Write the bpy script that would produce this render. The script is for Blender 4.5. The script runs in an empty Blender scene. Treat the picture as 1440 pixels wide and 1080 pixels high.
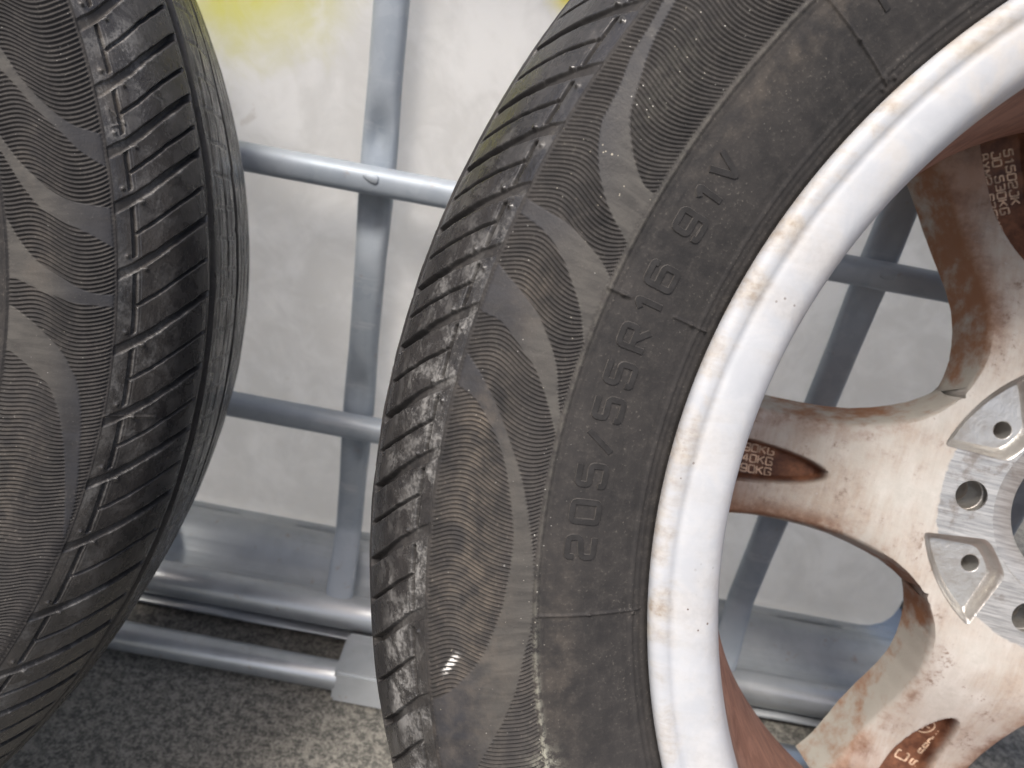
import bpy, bmesh, math, random
import numpy as np
from mathutils import Matrix, Vector
from math import radians, sin, cos, pi, sqrt

# ------------------------------------------------------------------ camera, world, light
sc = bpy.context.scene
H = 0.474                                   # camera height above the ground (m)
dn = np.array([-375, 2007, 1080.0]); dn /= np.linalg.norm(dn)
ex = np.array([2007, 375, 0.0]); ex /= np.linalg.norm(ex)
M = np.stack([ex, -np.cross(dn, ex), -dn])  # camera-space -> world
cam_d = bpy.data.cameras.new('camera')
cam = bpy.data.objects.new('camera', cam_d); sc.collection.objects.link(cam)
cm = Matrix.Identity(4)
for i, v in enumerate((M @ [1, 0, 0], M @ [0, -1, 0], M @ [0, 0, -1])):
    for j in range(3): cm[j][i] = v[j]
cm[2][3] = H
cam.matrix_world = cm
cam_d.sensor_width = 36.0; cam_d.lens = 27.04
cam_d.clip_start = 0.01; cam_d.clip_end = 400
cam_d.dof.use_dof = True; cam_d.dof.focus_distance = 0.27; cam_d.dof.aperture_fstop = 15.0
sc.camera = cam

SUN_EL, SUN_DIR = radians(58), (-0.16, -0.30)
wd = bpy.data.worlds.new('World'); sc.world = wd; wd.use_nodes = True
nt = wd.node_tree; nt.nodes.clear()
sky = nt.nodes.new('ShaderNodeTexSky'); sky.sky_type = 'NISHITA'; sky.sun_disc = False
sky.sun_elevation = SUN_EL; sky.sun_rotation = math.atan2(SUN_DIR[0], SUN_DIR[1])
sky.air_density = 1.0; sky.dust_density = 5.0; sky.ozone_density = 0.6
bg = nt.nodes.new('ShaderNodeBackground'); bg.inputs[1].default_value = 0.14
wo = nt.nodes.new('ShaderNodeOutputWorld')
nt.links.new(sky.outputs[0], bg.inputs[0]); nt.links.new(bg.outputs[0], wo.inputs[0])
sd = bpy.data.lights.new('sun', 'SUN'); sd.energy = 2.2; sd.angle = radians(15); sd.color = (1.0, 0.955, 0.89)
sun = bpy.data.objects.new('sun', sd); sc.collection.objects.link(sun)
hd = cos(SUN_EL) / math.hypot(*SUN_DIR)
sun.rotation_euler = Vector((SUN_DIR[0]*hd, SUN_DIR[1]*hd, sin(SUN_EL))).to_track_quat('Z', 'Y').to_euler()
sc.view_settings.view_transform = 'Standard'; sc.view_settings.look = 'None'
sc.view_settings.exposure = 0.58;  sc.view_settings.gamma = 1.0
sc.render.engine = 'CYCLES'; sc.cycles.max_bounces = 12; sc.cycles.diffuse_bounces = 6

# ------------------------------------------------------------------ helpers
COL = sc.collection
def link(o, parent=None):
    COL.objects.link(o)
    if parent: o.parent = parent
    return o
def tag(o, label, cat=None, group=None, kind=None):
    if label: o['label'] = label
    if cat: o['category'] = cat
    if group: o['group'] = group
    if kind: o['kind'] = kind
    return o
def mesh_np(name, V, F, mat, smooth=True):
    me = bpy.data.meshes.new(name)
    V = np.asarray(V, np.float32); F = np.asarray(F, np.int32); k = F.shape[1]
    me.vertices.add(len(V)); me.vertices.foreach_set('co', V.ravel())
    me.loops.add(F.size); me.loops.foreach_set('vertex_index', F.ravel())
    me.polygons.add(len(F)); me.polygons.foreach_set('loop_start', np.arange(0, F.size, k, dtype=np.int32))
    me.polygons.foreach_set('use_smooth', np.full(len(F), smooth))
    me.update(calc_edges=True); me.validate()
    if mat: me.materials.append(mat)
    return me
def attr(me, name, a):
    a = np.asarray(a, np.float32)
    if a.ndim == 2:
        at = me.attributes.new(name, 'FLOAT_VECTOR', 'POINT'); at.data.foreach_set('vector', a.ravel())
    else:
        at = me.attributes.new(name, 'FLOAT', 'POINT'); at.data.foreach_set('value', a.ravel())
def sstep(a, b, x):
    t = np.clip((x-a)/(b-a), 0, 1); return t*t*(3-2*t)
def grid_faces(nr, nc, wrap=False):
    r = np.arange(nr-1)[:, None]; c = np.arange(nc if wrap else nc-1)[None, :]; c2 = (c+1) % nc
    return np.stack([r*nc+c, r*nc+c2, (r+1)*nc+c2, (r+1)*nc+c], -1).reshape(-1, 4)
def lathe(name, prof, mat, seg=256, flip=False):
    P = np.array(prof); a = np.arange(seg)*2*pi/seg
    V = np.stack([P[:, 0][:, None]*np.cos(a), P[:, 0][:, None]*np.sin(a), np.repeat(P[:, 1][:, None], seg, 1)], -1).reshape(-1, 3)
    F = grid_faces(len(P), seg, True)
    if flip: F = F[:, ::-1]
    return mesh_np(name, V, F, mat)
def catmull(P, k=24, closed=False):
    P = np.asarray(P, float); n = len(P); out = []
    for i in range(n if closed else n-1):
        if closed: p0, p1, p2, p3 = P[i-1], P[i], P[(i+1) % n], P[(i+2) % n]
        else: p0, p1, p2, p3 = P[max(i-1, 0)], P[i], P[i+1], P[min(i+2, n-1)]
        t = np.linspace(0, 1, k, endpoint=False)[:, None]
        out.append(.5*((2*p1)+(-p0+p2)*t+(2*p0-5*p1+4*p2-p3)*t**2+(-p0+3*p1-3*p2+p3)*t**3))
    if not closed: out.append(P[-1:])
    return np.vstack(out)
def tube(name, pts, rad, mat, seg=20, bend=0.0, parent=None, e=1.0):
    """round tube along a polyline with rounded corners, capped"""
    pts = [np.array(p, float) for p in pts]
    path = [pts[0]]
    for i in range(1, len(pts)-1):
        a = pts[i-1]-pts[i]; b = pts[i+1]-pts[i]; la, lb = np.linalg.norm(a), np.linalg.norm(b)
        d = min(bend, la*.45, lb*.45); p0 = pts[i]+a/la*d; p1 = pts[i]+b/lb*d
        for t in np.linspace(0, 1, 8): path.append((1-t)**2*p0+2*t*(1-t)*pts[i]+t*t*p1)
    path.append(pts[-1])
    # extra points on long straights so wobble / noise look natural
    P = np.array(path); T = np.gradient(P, axis=0); T /= np.linalg.norm(T, axis=1)[:, None]
    V = []; up = np.array([0, 0, 1.0])
    for p, t in zip(P, T):
        u = np.cross(up, t)
        if np.linalg.norm(u) < 1e-3: u = np.array([1.0, 0, 0])
        u /= np.linalg.norm(u); v = np.cross(t, u)
        a = np.arange(seg)*2*pi/seg
        ca, sa = np.cos(a), np.sin(a); ca = np.sign(ca)*np.abs(ca)**e; sa = np.sign(sa)*np.abs(sa)**e
        V.append(p+rad*(ca[:, None]*u+sa[:, None]*v))
    n = len(P); V = np.vstack(V+[P[:1], P[-1:]])
    F = grid_faces(n, seg, True).tolist()
    i = np.arange(seg); j = (i+1) % seg
    me = bpy.data.meshes.new(name)
    F += [[n*seg, int(b), int(a)] for a, b in zip(i, j)] + [[n*seg+1, int((n-1)*seg+a), int((n-1)*seg+b)] for a, b in zip(i, j)]
    me.from_pydata(V.tolist(), [], F); me.update()
    for p in me.polygons: p.use_smooth = len(p.vertices) == 4
    me.materials.append(mat)
    return link(bpy.data.objects.new(name, me), parent)

# ------------------------------------------------------------------ node helpers / materials
class NM:
    def __init__(s, name):
        s.m = bpy.data.materials.new(name); s.m.use_nodes = True; s.t = s.m.node_tree; s.t.nodes.clear()
        s.out = s.t.nodes.new('ShaderNodeOutputMaterial'); s.b = s.t.nodes.new('ShaderNodeBsdfPrincipled')
        s.t.links.new(s.b.outputs[0], s.out.inputs[0])
    def n(s, ty, **k):
        o = s.t.nodes.new(ty)
        for a, b in k.items(): setattr(o, a, b)
        return o
    def l(s, a, b): s.t.links.new(a, b)
    def put(s, sock, v):
        if hasattr(v, 'is_linked') or hasattr(v, 'links'): s.l(v, sock)
        else: sock.default_value = v
    def obj(s): return s.n('ShaderNodeTexCoord').outputs['Object']
    def at(s, name, vec=False):
        a = s.n('ShaderNodeAttribute', attribute_name=name); return a.outputs['Vector' if vec else 'Fac']
    def scale(s, v, k):
        m = s.n('ShaderNodeMapping'); s.l(v, m.inputs[0]); m.inputs['Scale'].default_value = k if hasattr(k, '__len__') else (k, k, k); return m.outputs[0]
    def noise(s, v, sca, det=4, rough=.55, dist=0.0, lac=2.0):
        n = s.n('ShaderNodeTexNoise'); s.l(v, n.inputs['Vector']); n.inputs['Scale'].default_value = sca
        n.inputs['Detail'].default_value = det; n.inputs['Roughness'].default_value = rough; n.inputs['Distortion'].default_value = dist
        return n.outputs['Fac']
    def voro(s, v, sca, feature='F1', out='Distance'):
        n = s.n('ShaderNodeTexVoronoi', feature=feature); s.l(v, n.inputs['Vector']); n.inputs['Scale'].default_value = sca
        return n.outputs[out]
    def ramp(s, x, a, b, lo=0.0, hi=1.0, smooth=True):
        m = s.n('ShaderNodeMapRange', interpolation_type='SMOOTHSTEP' if smooth else 'LINEAR')
        s.put(m.inputs['Value'], x); m.inputs['From Min'].default_value = a; m.inputs['From Max'].default_value = b
        m.inputs['To Min'].default_value = lo; m.inputs['To Max'].default_value = hi; return m.outputs[0]
    def math(s, op, a, b=0.0, clamp=False):
        m = s.n('ShaderNodeMath', operation=op, use_clamp=clamp); s.put(m.inputs[0], a); s.put(m.inputs[1], b); return m.outputs[0]
    def mul(s, *a):
        r = a[0]
        for x in a[1:]: r = s.math('MULTIPLY', r, x)
        return r
    def add(s, a, b): return s.math('ADD', a, b)
    def mix(s, f, a, b):
        m = s.n('ShaderNodeMix', data_type='RGBA', clamp_factor=True); s.put(m.inputs[0], f)
        for k, v in ((6, a), (7, b)):
            if isinstance(v, tuple): m.inputs[k].default_value = (*v, 1)
            else: s.l(v, m.inputs[k])
        return m.outputs[2]
    def mixf(s, f, a, b):
        m = s.n('ShaderNodeMix', data_type='FLOAT', clamp_factor=True); s.put(m.inputs[0], f); s.put(m.inputs[2], a); s.put(m.inputs[3], b); return m.outputs[0]
    def bump(s, h, strength, dist, base=None):
        b = s.n('ShaderNodeBump'); s.l(h, b.inputs['Height']); b.inputs['Strength'].default_value = strength; b.inputs['Distance'].default_value = dist
        if base is not None: s.l(base, b.inputs['Normal'])
        return b.outputs[0]
    def fin(s, col, rough=.5, metal=0.0, normal=None, spec=None):
        s.put(s.b.inputs['Base Color'], (*col, 1) if isinstance(col, tuple) else col)
        s.put(s.b.inputs['Roughness'], rough); s.put(s.b.inputs['Metallic'], metal)
        if spec is not None: s.put(s.b.inputs['Specular IOR Level'], spec)
        if normal is not None: s.l(normal, s.b.inputs['Normal'])
        return s.m

def mat_tyre():
    m = NM('aged_rubber'); tc = m.at('tc', True)
    n1 = m.noise(tc, 28, 3); n2 = m.noise(tc, 210, 3, .6); n3 = m.noise(tc, 900, 2, .6); nb = m.noise(tc, 70, 4, .6, .4)
    tread = m.at('tread'); sw = m.at('sw'); dust = m.at('dust'); scuff = m.at('scuff'); speck = m.at('speck'); moss = m.at('moss'); film_sheen = m.at('film_sheen')
    col = m.mix(m.ramp(n1, .3, .7), (.019, .0185, .0192), (.031, .0292, .0292))
    col = m.mix(m.ramp(n2, .35, .75, 0, .40), col, (.050, .046, .043))
    col = m.mix(m.ramp(m.add(m.mul(n3, .6), m.mul(n2, .4)), .50, .68, 0, .45), col, (.062, .057, .053))
    col = m.mix(m.ramp(m.add(m.mul(n3, .7), m.mul(nb, .3)), .60, .70, 0, .55), col, (.13, .12, .105))
    # smooth decorative bands, rubbed and chalky
    sep = m.n('ShaderNodeSeparateXYZ'); m.l(tc, sep.inputs[0]); sy = sep.outputs[1]
    st = m.noise(m.scale(tc, (260, 60, 1)), 1.0, 3, .6, .6)
    col = m.mix(m.mul(sw, m.ramp(st, .25, .8, .35, .95)), col, m.mix(m.ramp(m.add(m.mul(n1, .5), m.ramp(sy, .080, .056, 0, .5)), .25, .75), (.036, .037, .042), (.092, .087, .079)))
    # greyish film of fine dust; on the left tread also a painted sheen
    col = m.mix(m.mul(film_sheen, m.ramp(nb, .3, .75, .15, .75)), col, (.085, .077, .070))
    # tan dirt smears
    dm = m.math('MULTIPLY', dust, m.ramp(m.add(m.mul(nb, .6), m.mul(n2, .5)), .42, .72))
    col = m.mix(m.mul(dm, .6), col, (.165, .135, .105))
    # chalky scuffs on the tread shoulder
    rg = m.noise(tc, 110, 4, .62, .6)
    rg2 = m.noise(tc, 850, 4, .75)
    # faint scuffed greys all over the tread
    col = m.mix(m.mul(tread, .30), col, (.014, .014, .0155))
    col = m.mix(m.mul(tread, m.ramp(rg, .52, .75, 0, .30)), col, (.10, .094, .088))
    sb = m.mul(scuff, m.ramp(m.add(m.mul(rg, .8), m.mul(n2, .2)), .36, .66))
    col = m.mix(m.mul(sb, .75), col, (.105, .102, .098))
    sf = m.mul(scuff, m.ramp(m.add(m.mul(rg, .62), m.mul(rg2, .60)), .60, .72))
    col = m.mix(m.mul(sf, .65), col, (.27, .265, .255))
    # grit: scattered pale grains
    g = m.math('MAXIMUM', m.ramp(m.voro(tc, 430), .11, .07), m.ramp(m.voro(tc, 120), .045, .035))
    vs = m.noise(tc, 95, 2, .5)
    gm = m.mul(g, m.ramp(m.add(vs, m.mul(speck, .25)), .58, .70, 0, 1), speck)
    col = m.mix(m.math('MINIMUM', m.mul(gm, .75), 1.0), col, m.mix(m.ramp(n1, .4, .6), (.55, .50, .40), (.75, .73, .68)))
    # lichen along the moulding ridge
    mm = m.mul(moss, m.ramp(m.noise(tc, 380, 5, .7), .42, .58))
    col = m.mix(m.mul(mm, .8), col, (.27, .265, .22))
    col = m.mix(m.at('paint'), col, (.80, .78, .74))
    rough = m.mixf(tread, m.ramp(n1, .3, .7, .58, .70), m.ramp(rg, .35, .7, .20, .42))
    rough = m.mixf(sw, rough, m.ramp(st, .3, .7, .42, .56))
    rough = m.mixf(m.math('MAXIMUM', sf, dm), rough, .85)
    wear = m.noise(m.scale(tc, (25, 420, 1)), 1.0, 4, .75)      # cracks run around the tread
    h = m.add(m.mul(n3, .35), m.add(m.mul(rg2, m.mul(tread, .07)), m.mul(wear, m.mul(tread, m.ramp(sy, .115, .135, .25, 1.2)))))
    h = m.add(h, m.mul(scuff, m.mul(rg2, .9)))
    return m.fin(col, rough, 0, m.bump(h, .55, .0006), spec=m.mixf(tread, .16, .5))

def mat_lip():
    m = NM('white_wheel_paint'); o = m.obj()
    sp = m.n('ShaderNodeSeparateXYZ'); m.l(o, sp.inputs[0])
    r = m.math('SQRT', m.add(m.mul(sp.outputs[0], sp.outputs[0]), m.mul(sp.outputs[1], sp.outputs[1])))
    n1 = m.noise(o, 16, 5, .6, .5); n2 = m.noise(o, 75, 6, .65, .6); n3 = m.noise(o, 420, 4, .6)
    col = m.mix(m.ramp(n2, .3, .7), (.39, .405, .43), (.465, .478, .498))
    outer = m.ramp(r, .2095, .2155)
    scr = m.noise(m.scale(o, (34, 150, 60)), 1.0, 5, .7, .3)
    st = m.ramp(m.add(m.add(m.mul(n1, .42), m.mul(n2, .35)), m.mul(scr, .30)), .45, .64)
    col = m.mix(m.mul(st, m.mixf(outer, .30, 1.0)), col, m.mix(m.ramp(n3, .35, .65), (.27, .225, .18), (.39, .35, .30)))
    # brown run-off towards the upper part of the lip
    up = m.ramp(m.add(sp.outputs[1], m.mul(sp.outputs[0], .3)), -.02, .16)
    col = m.mix(m.mul(up, m.ramp(m.add(m.mul(n1, .4), m.mul(n2, .65)), .42, .66), .6), col, (.47, .42, .36))
    v = m.voro(o, 260); ch = m.mul(m.math('LESS_THAN', v, .11), m.ramp(n1, .5, .6))
    col = m.mix(ch, col, (.13, .10, .085))
    # inside of the barrel: baked brown brake dust
    barrel = m.ramp(m.add(sp.outputs[2], m.mul(m.math('SUBTRACT', n2, .5), .004)), .082, .077)
    bc = m.mix(m.ramp(n2, .3, .7), (.14, .058, .038), (.27, .135, .095))
    bs = m.noise(m.scale(o, (60, 60, 12)), 1.0, 5, .7)
    bc = m.mix(m.ramp(bs, .58, .75, 0, .5), bc, (.40, .29, .22))
    col = m.mix(barrel, col, bc)
    rough = m.mixf(barrel, m.ramp(n2, .3, .7, .48, .66), .6)
    return m.fin(col, rough, 0, m.bump(m.add(m.mul(n3, .5), m.mul(ch, -2.0)), .25, .0006))

def alloy_paint(m, o):
    """grey-tan wheel paint with streaky brown grime; shared by spokes and hub"""
    p1 = m.noise(o, 17, 4, .6); p2 = m.noise(o, 75, 6, .68); p3 = m.noise(o, 420, 4, .7); ps = m.noise(m.scale(o, (150, 26, 40)), 1.0, 5, .7)
    col = m.mix(m.ramp(p2, .3, .7), (.40, .385, .355), (.52, .508, .482))
    st = m.ramp(m.add(m.add(m.mul(p1, .55), m.mul(p2, .28)), m.mul(ps, .26)), .45, .66)
    col = m.mix(m.mul(st, .62), col, m.mix(m.ramp(m.add(m.mul(p2, .5), m.mul(p3, .5)), .4, .62), (.30, .215, .15), (.175, .11, .072)))
    col = m.mix(m.mul(m.ramp(m.add(m.mul(p3, .45), m.mul(p2, .55)), .56, .66), .7), col, (.15, .095, .065))
    col = m.mix(m.ramp(m.add(m.mul(p3, .5), m.mul(p1, .5)), .60, .70, 0, .6), col, (.58, .57, .54))
    return col, p1, p2, p3, ps
def mat_spoke():
    m = NM('stained_alloy'); o = m.obj()
    pk = m.at('pk'); wall = m.at('wall'); rr = m.at('rad'); edge = m.at('edge')
    col, p1, p2, p3, ps = alloy_paint(m, o)
    rb = m.mix(m.ramp(p2, .35, .65), (.25, .135, .08), (.155, .078, .046))
    col = m.mix(m.mul(m.ramp(m.add(m.mul(rr, .9), m.add(m.mul(p1, .5), m.mul(ps, .5))), .70, 1.35), .8), col, rb)
    col = m.mix(m.mul(edge, m.ramp(m.add(m.mul(p1, .5), m.mul(p2, .5)), .42, .6), .8), col, rb)
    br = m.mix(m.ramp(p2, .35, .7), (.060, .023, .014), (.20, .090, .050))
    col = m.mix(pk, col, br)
    wc = m.mix(m.ramp(m.add(m.mul(p1, .65), m.mul(p2, .4)), .47, .62), (.36, .345, .31), (.25, .12, .06))
    col = m.mix(wall, col, wc)
    return m.fin(col, m.ramp(p2, .3, .7, .46, .70), 0.0, m.bump(m.add(m.mul(p3, .8), m.mul(p2, .5)), .35, .0006), spec=.4)

def mat_hub():
    m = NM('machined_alloy'); o = m.obj()
    sp = m.n('ShaderNodeSeparateXYZ'); m.l(o, sp.inputs[0])
    r = m.math('SQRT', m.add(m.mul(sp.outputs[0], sp.outputs[0]), m.mul(sp.outputs[1], sp.outputs[1])))
    n1 = m.noise(o, 30, 5, .6); n2 = m.noise(o, 160, 6, .7); br = m.noise(m.scale(o, (60, 900, 100)), 1.0, 5, .7)
    n3 = m.noise(o, 520, 3, .6)
    col = m.mix(m.ramp(br, .3, .7), (.30, .30, .295), (.52, .52, .51))
    col = m.mix(m.ramp(m.add(m.mul(n1, .5), m.mul(n2, .5)), .52, .66, 0, .75), col, (.20, .165, .135))
    paint = alloy_paint(m, o)[0]
    edge = m.ramp(m.add(r, m.mul(m.math('SUBTRACT', n2, .5), .006)), .0694, .0704)
    col = m.mix(edge, col, paint)
    return m.fin(col, m.mixf(edge, m.ramp(br, .3, .7, .30, .5), .55), m.mixf(edge, .55, 0.0), m.bump(m.add(m.mul(br, .5), m.mul(n3, .6)), .35, .0004))

def mat_cast():
    m = NM('cast_alloy_pocket'); o = m.obj()
    n2 = m.noise(o, 240, 4, .6, .3); n1 = m.noise(o, 55, 5, .65)
    col = m.mix(m.ramp(n1, .35, .7), (.43, .425, .41), (.31, .285, .255))
    return m.fin(col, .36, .65, m.bump(n2, .6, .0008))

def mat_galv(name='galvanised_steel', rustiness=.5, metal=.30, ro=.52, c0=(.29, .335, .39), c1=(.39, .43, .48)):
    m = NM(name); o = m.obj()
    n1 = m.noise(o, 14, 5, .6, .4); n2 = m.noise(o, 90, 5, .65); v = m.voro(o, 130, out='Color')
    sp = m.n('ShaderNodeSeparateColor'); m.l(v, sp.inputs[0])
    ns = m.noise(m.scale(o, (7, 90, 90)), 1.0, 5, .65)
    col = m.mix(m.ramp(n1, .3, .7), c0, c1)
    col = m.mix(m.mul(sp.outputs[0], .22), col, (.50, .54, .58))
    col = m.mix(m.ramp(ns, .56, .72, 0, .55), col, (.56, .58, .60))
    col = m.mix(m.ramp(n2, .62, .72, 0, .35*rustiness*2), col, (.30, .20, .13))
    return m.fin(col, m.ramp(n1, .3, .7, ro, ro+.16), metal, m.bump(m.add(m.mul(n2, .5), m.mul(n1, .5)), .12, .001))

def mat_bottle():
    m = NM('white_polyethylene'); o = m.obj()
    sp = m.n('ShaderNodeSeparateXYZ'); m.l(o, sp.inputs[0])
    n1 = m.noise(o, 9, 5, .6, 1.2); n2 = m.noise(o, 38, 5, .6, .8); n3 = m.noise(o, 200, 3, .5)
    col = m.mix(m.ramp(m.add(m.mul(n1, .6), m.mul(n2, .4)), .40, .62), (.85, .838, .81), (.985, .974, .95))
    # grime ring outlines
    rg = m.math('ABSOLUTE', m.math('SUBTRACT', n1, .5)); col = m.mix(m.ramp(rg, .035, .0, 0, .05), col, (.80, .79, .77))
    col = m.mix(m.ramp(n2, .66, .76, 0, .3), col, (.50, .43, .36))
    low = m.ramp(sp.outputs[2], .12, .035); col = m.mix(m.mul(low, m.ramp(n2, .3, .7, .05, .35)), col, (.66, .62, .56))
    # yellow overspray patches
    def blob(x, z, rad, soft, amt):
        d = m.math('SQRT', m.add(m.math('POWER', m.math('SUBTRACT', sp.outputs[0], x), 2.0), m.math('POWER', m.math('SUBTRACT', sp.outputs[2], z), 2.0)))
        d = m.add(d, m.mul(m.math('SUBTRACT', n2, .5), rad*.5)); return m.ramp(d, rad, rad*(1-soft), 0, amt)
    col = m.mix(blob(-.205, .468, .090, .9, 1.0), col, (.86, .83, .05))
    col = m.mix(blob(.006, .487, .041, .55, 1.0), col, (.85, .74, .01))
    b = m.fin(col, m.ramp(n2, .3, .7, .35, .5), 0, m.bump(m.add(n1, m.mul(n3, .03)), .12, .012))
    tr = m.n('ShaderNodeBsdfTranslucent'); m.l(col, tr.inputs[0]); mx = m.n('ShaderNodeMixShader'); mx.inputs[0].default_value = .66
    m.l(m.b.outputs[0], mx.inputs[1]); m.l(tr.outputs[0], mx.inputs[2]); m.l(mx.outputs[0], m.out.inputs[0])
    return b

def mat_ground():
    m = NM('weathered_concrete'); o = m.obj()
    n1 = m.noise(o, 3.0, 5, .6); n2 = m.noise(o, 150, 5, .72); n3 = m.noise(o, 420, 4, .7); v = m.voro(o, 240)
    col = m.mix(m.ramp(m.add(m.mul(n2, .55), m.mul(n3, .45)), .41, .60), (.085, .083, .076), (.31, .295, .26))
    col = m.mix(m.ramp(n3, .56, .70, 0, .7), col, (.33, .315, .28))
    col = m.mix(m.ramp(v, .22, .08, 0, .55), col, (.045, .045, .043))
    col = m.mix(m.ramp(n1, .45, .7, 0, .25), col, (.10, .098, .09))
    return m.fin(col, .85, 0, m.bump(m.add(m.mul(n2, .8), m.mul(n3, .7)), .8, .004))

def mat_plain(name, c, r=.6, metal=0.0, sc_=120, var=.3, spec=.5):
    m = NM(name); o = m.obj(); n = m.noise(o, sc_, 4, .6)
    return m.fin(m.mix(m.ramp(n, .3, .7), tuple(x*(1-var) for x in c), tuple(min(1, x*(1+var)) for x in c)), r, metal, m.bump(n, .2, .0006), spec)

MT = mat_tyre(); ML = mat_lip(); MS = mat_spoke(); MH = mat_hub(); MC = mat_cast()
MG = mat_galv(); MG2 = mat_galv('galvanised_sheet', .8, .6, .30, (.36, .385, .41), (.52, .54, .56)); MG3 = mat_galv('galvanised_deck', .8, .25, .46, (.33, .36, .39), (.47, .50, .52)); MB = mat_bottle(); MGR = mat_ground()
MRU = mat_plain('rust_spot', (.33, .32, .33), .8, 0, 300, .5)
MLET = mat_plain('lettering_rubber', (.028, .0268, .0268), .68, 0, 300, .2, .16)
MLED = mat_plain('lettering_edge_dust', (.066, .062, .058), .8, 0, 400, .3, .16)
MCT = mat_plain('casting_text', (.50, .36, .26), .55, .0, 250, .4)
MDK = mat_plain('dark_lead', (.03, .03, .032), .55, 0, 200, .3)

# ------------------------------------------------------------------ ground
me = bpy.data.meshes.new('ground')
xs = [-60, -4, -1.2, 1.2, 4, 60]
me.from_pydata([(x, y+.3, 0) for y in xs for x in xs], [], [(i*6+j, i*6+j+1, i*6+7+j, i*6+6+j) for i in range(5) for j in range(5)])
me.materials.append(MGR)
tag(link(bpy.data.objects.new('ground', me)), 'speckled grey-brown weathered concrete ground under the wheels', kind='structure')

# ------------------------------------------------------------------ caged container
YC = .464                                    # front of the cage (m from the camera)
tank = link(bpy.data.objects.new('caged_tank', None)); tank.location = (-.14, YC, 0)
tag(tank, 'white plastic bulk tank inside a galvanised tube cage standing behind both tyres', 'tank')
def tk(o):                                   # world-placed mesh becomes a part of the tank
    o.parent = tank; o.matrix_parent_inverse = Matrix.Translation(-Vector(tank.location)); return o
XL, XR, YB = -.70, .385, 1.45
# bottle: rounded box with a slightly bulging face
def bottle():
    bm = bmesh.new(); bmesh.ops.create_cube(bm, size=1)
    x0, x1, y0, y1, z0, z1 = -.672, .362, .502, 1.43, .0275, 1.02
    for v in bm.verts: v.co = Vector(((x0+x1)/2+v.co.x*(x1-x0), (y0+y1)/2+v.co.y*(y1-y0), (z0+z1)/2+v.co.z*(z1-z0)))
    bmesh.ops.bevel(bm, geom=bm.verts[:]+bm.edges[:], offset=.032, segments=6, profile=.5, affect='EDGES')
    me = bpy.data.meshes.new('tank_bottle'); bm.to_mesh(me); bm.free()
    for p in me.polygons: p.use_smooth = True
    me.materials.append(MB); return tk(link(bpy.data.objects.new('tank_bottle', me)))
bottle()
# horizontal bars wrap the front and both sides
HB = [H-.1275, H-.3085, H+.054, H+.236, H+.42]
RH = .0086
for z in HB:
    y = YC+RH
    tk(tube('horizontal_bar', [(XL, YB, z), (XL, y, z), (-.3, y, z), (0, y, z), (XR, y, z), (XR, YB, z)], RH, MG, 28, .06, None, .74))
# vertical bars: flattened tubes, dented where they are welded to the horizontals
VX = [-.1087+.1615*k for k in range(-3, 4)]
def vbar(x):
    yc = YC+2*RH+.0062
    zs = np.concatenate([np.linspace(.034, .60, 150), np.linspace(.61, .98, 40)])
    seg = 28; a = np.arange(seg)*2*pi/seg; V = []
    for z in zs:
        d = min(abs(z-h) for h in HB); k = max(0, cos(min(1, d/.055)*pi/2))
        dent = math.exp(-((d-.026)/.014)**2)
        wx = .0102+.0012*k; wy = .0074-.0014*k
        e = .72
        X = np.sign(np.cos(a))*np.abs(np.cos(a))**e*wx; Y = np.sign(np.sin(a))*np.abs(np.sin(a))**e*wy
        Y = Y+np.where(Y < 0, dent*.0052*np.exp(-(X/.0065)**2), 0)
        fwd = 0.0
        fwd = -.052; kf = float(sstep(.064, .034, z))
        V.append(np.stack([x*(1-.078*kf)+X, yc+Y+fwd*kf, np.full(seg, z)], 1))
    V = np.vstack(V); me = mesh_np('vertical_bar', V, grid_faces(len(zs), seg, True), MG)
    return tk(link(bpy.data.objects.new('vertical_bar', me)))
vbars = [vbar(x) for x in VX]
# weld marks where the visible bars cross
random.seed(4)
wm = bpy.data.meshes.new('weld_mark'); bm = bmesh.new()
bmesh.ops.create_uvsphere(bm, u_segments=14, v_segments=8, radius=1)
for v in bm.verts: v.co = Vector((v.co.x*.0052*(1+.25*sin(5*v.co.x)), v.co.y*.0016, v.co.z*.0030))
bm.to_mesh(wm); bm.free(); wm.materials.append(MG)
for p in wm.polygons: p.use_smooth = True
for x in VX:
    for z in HB[:1]:
        o = bpy.data.objects.new('weld_mark', wm); link(o); o.location = (x+random.uniform(-.003, .003), YC+.0004, z+.003); o.rotation_euler.y = random.uniform(-.3, .3); tk(o)
# base: deck sheet with a rolled ridge, front tube, lower tube and sheet-metal feet
def extrude_x(name, prof, x0, x1, mat, n=24):
    P = np.array(prof); xs = np.linspace(x0, x1, n)
    rng = np.random.RandomState(3); wob = rng.normal(0, .0006, (n, len(P)))
    V = np.stack([np.repeat(xs[:, None], len(P), 1), np.repeat(P[:, 0][None], n, 0), P[:, 1][None]+wob], -1).reshape(-1, 3)
    F = grid_faces(n, len(P)); me = mesh_np(name, V, F, mat)
    o = link(bpy.data.objects.new(name, me)); md = o.modifiers.new('thick', 'SOLIDIFY'); md.thickness = .002; md.offset = -1
    return o
tk(extrude_x('deck_sheet', catmull([(1.43, .026), (.60, .026), (.53, .027), (.512, .028), (.500, .036), (.488, .038), (.478, .032), (.470, .022), (.460, .019), (.450, .020), (.441, .024)], 6), XL, XR, MG3))
tk(tube('base_tube', [(XL, YB, .025), (XL, .431, .025), (-.3, .431, .025), (0, .431, .025), (XR+.02, .431, .025), (XR+.02, YB, .025)], .0128, MG2, 24, .05))
lipo = tk(extrude_x('base_lip', [(.428, .012), (.421, .0095), (.4195, .0085)], XL+.05, XR, MG2))
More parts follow.
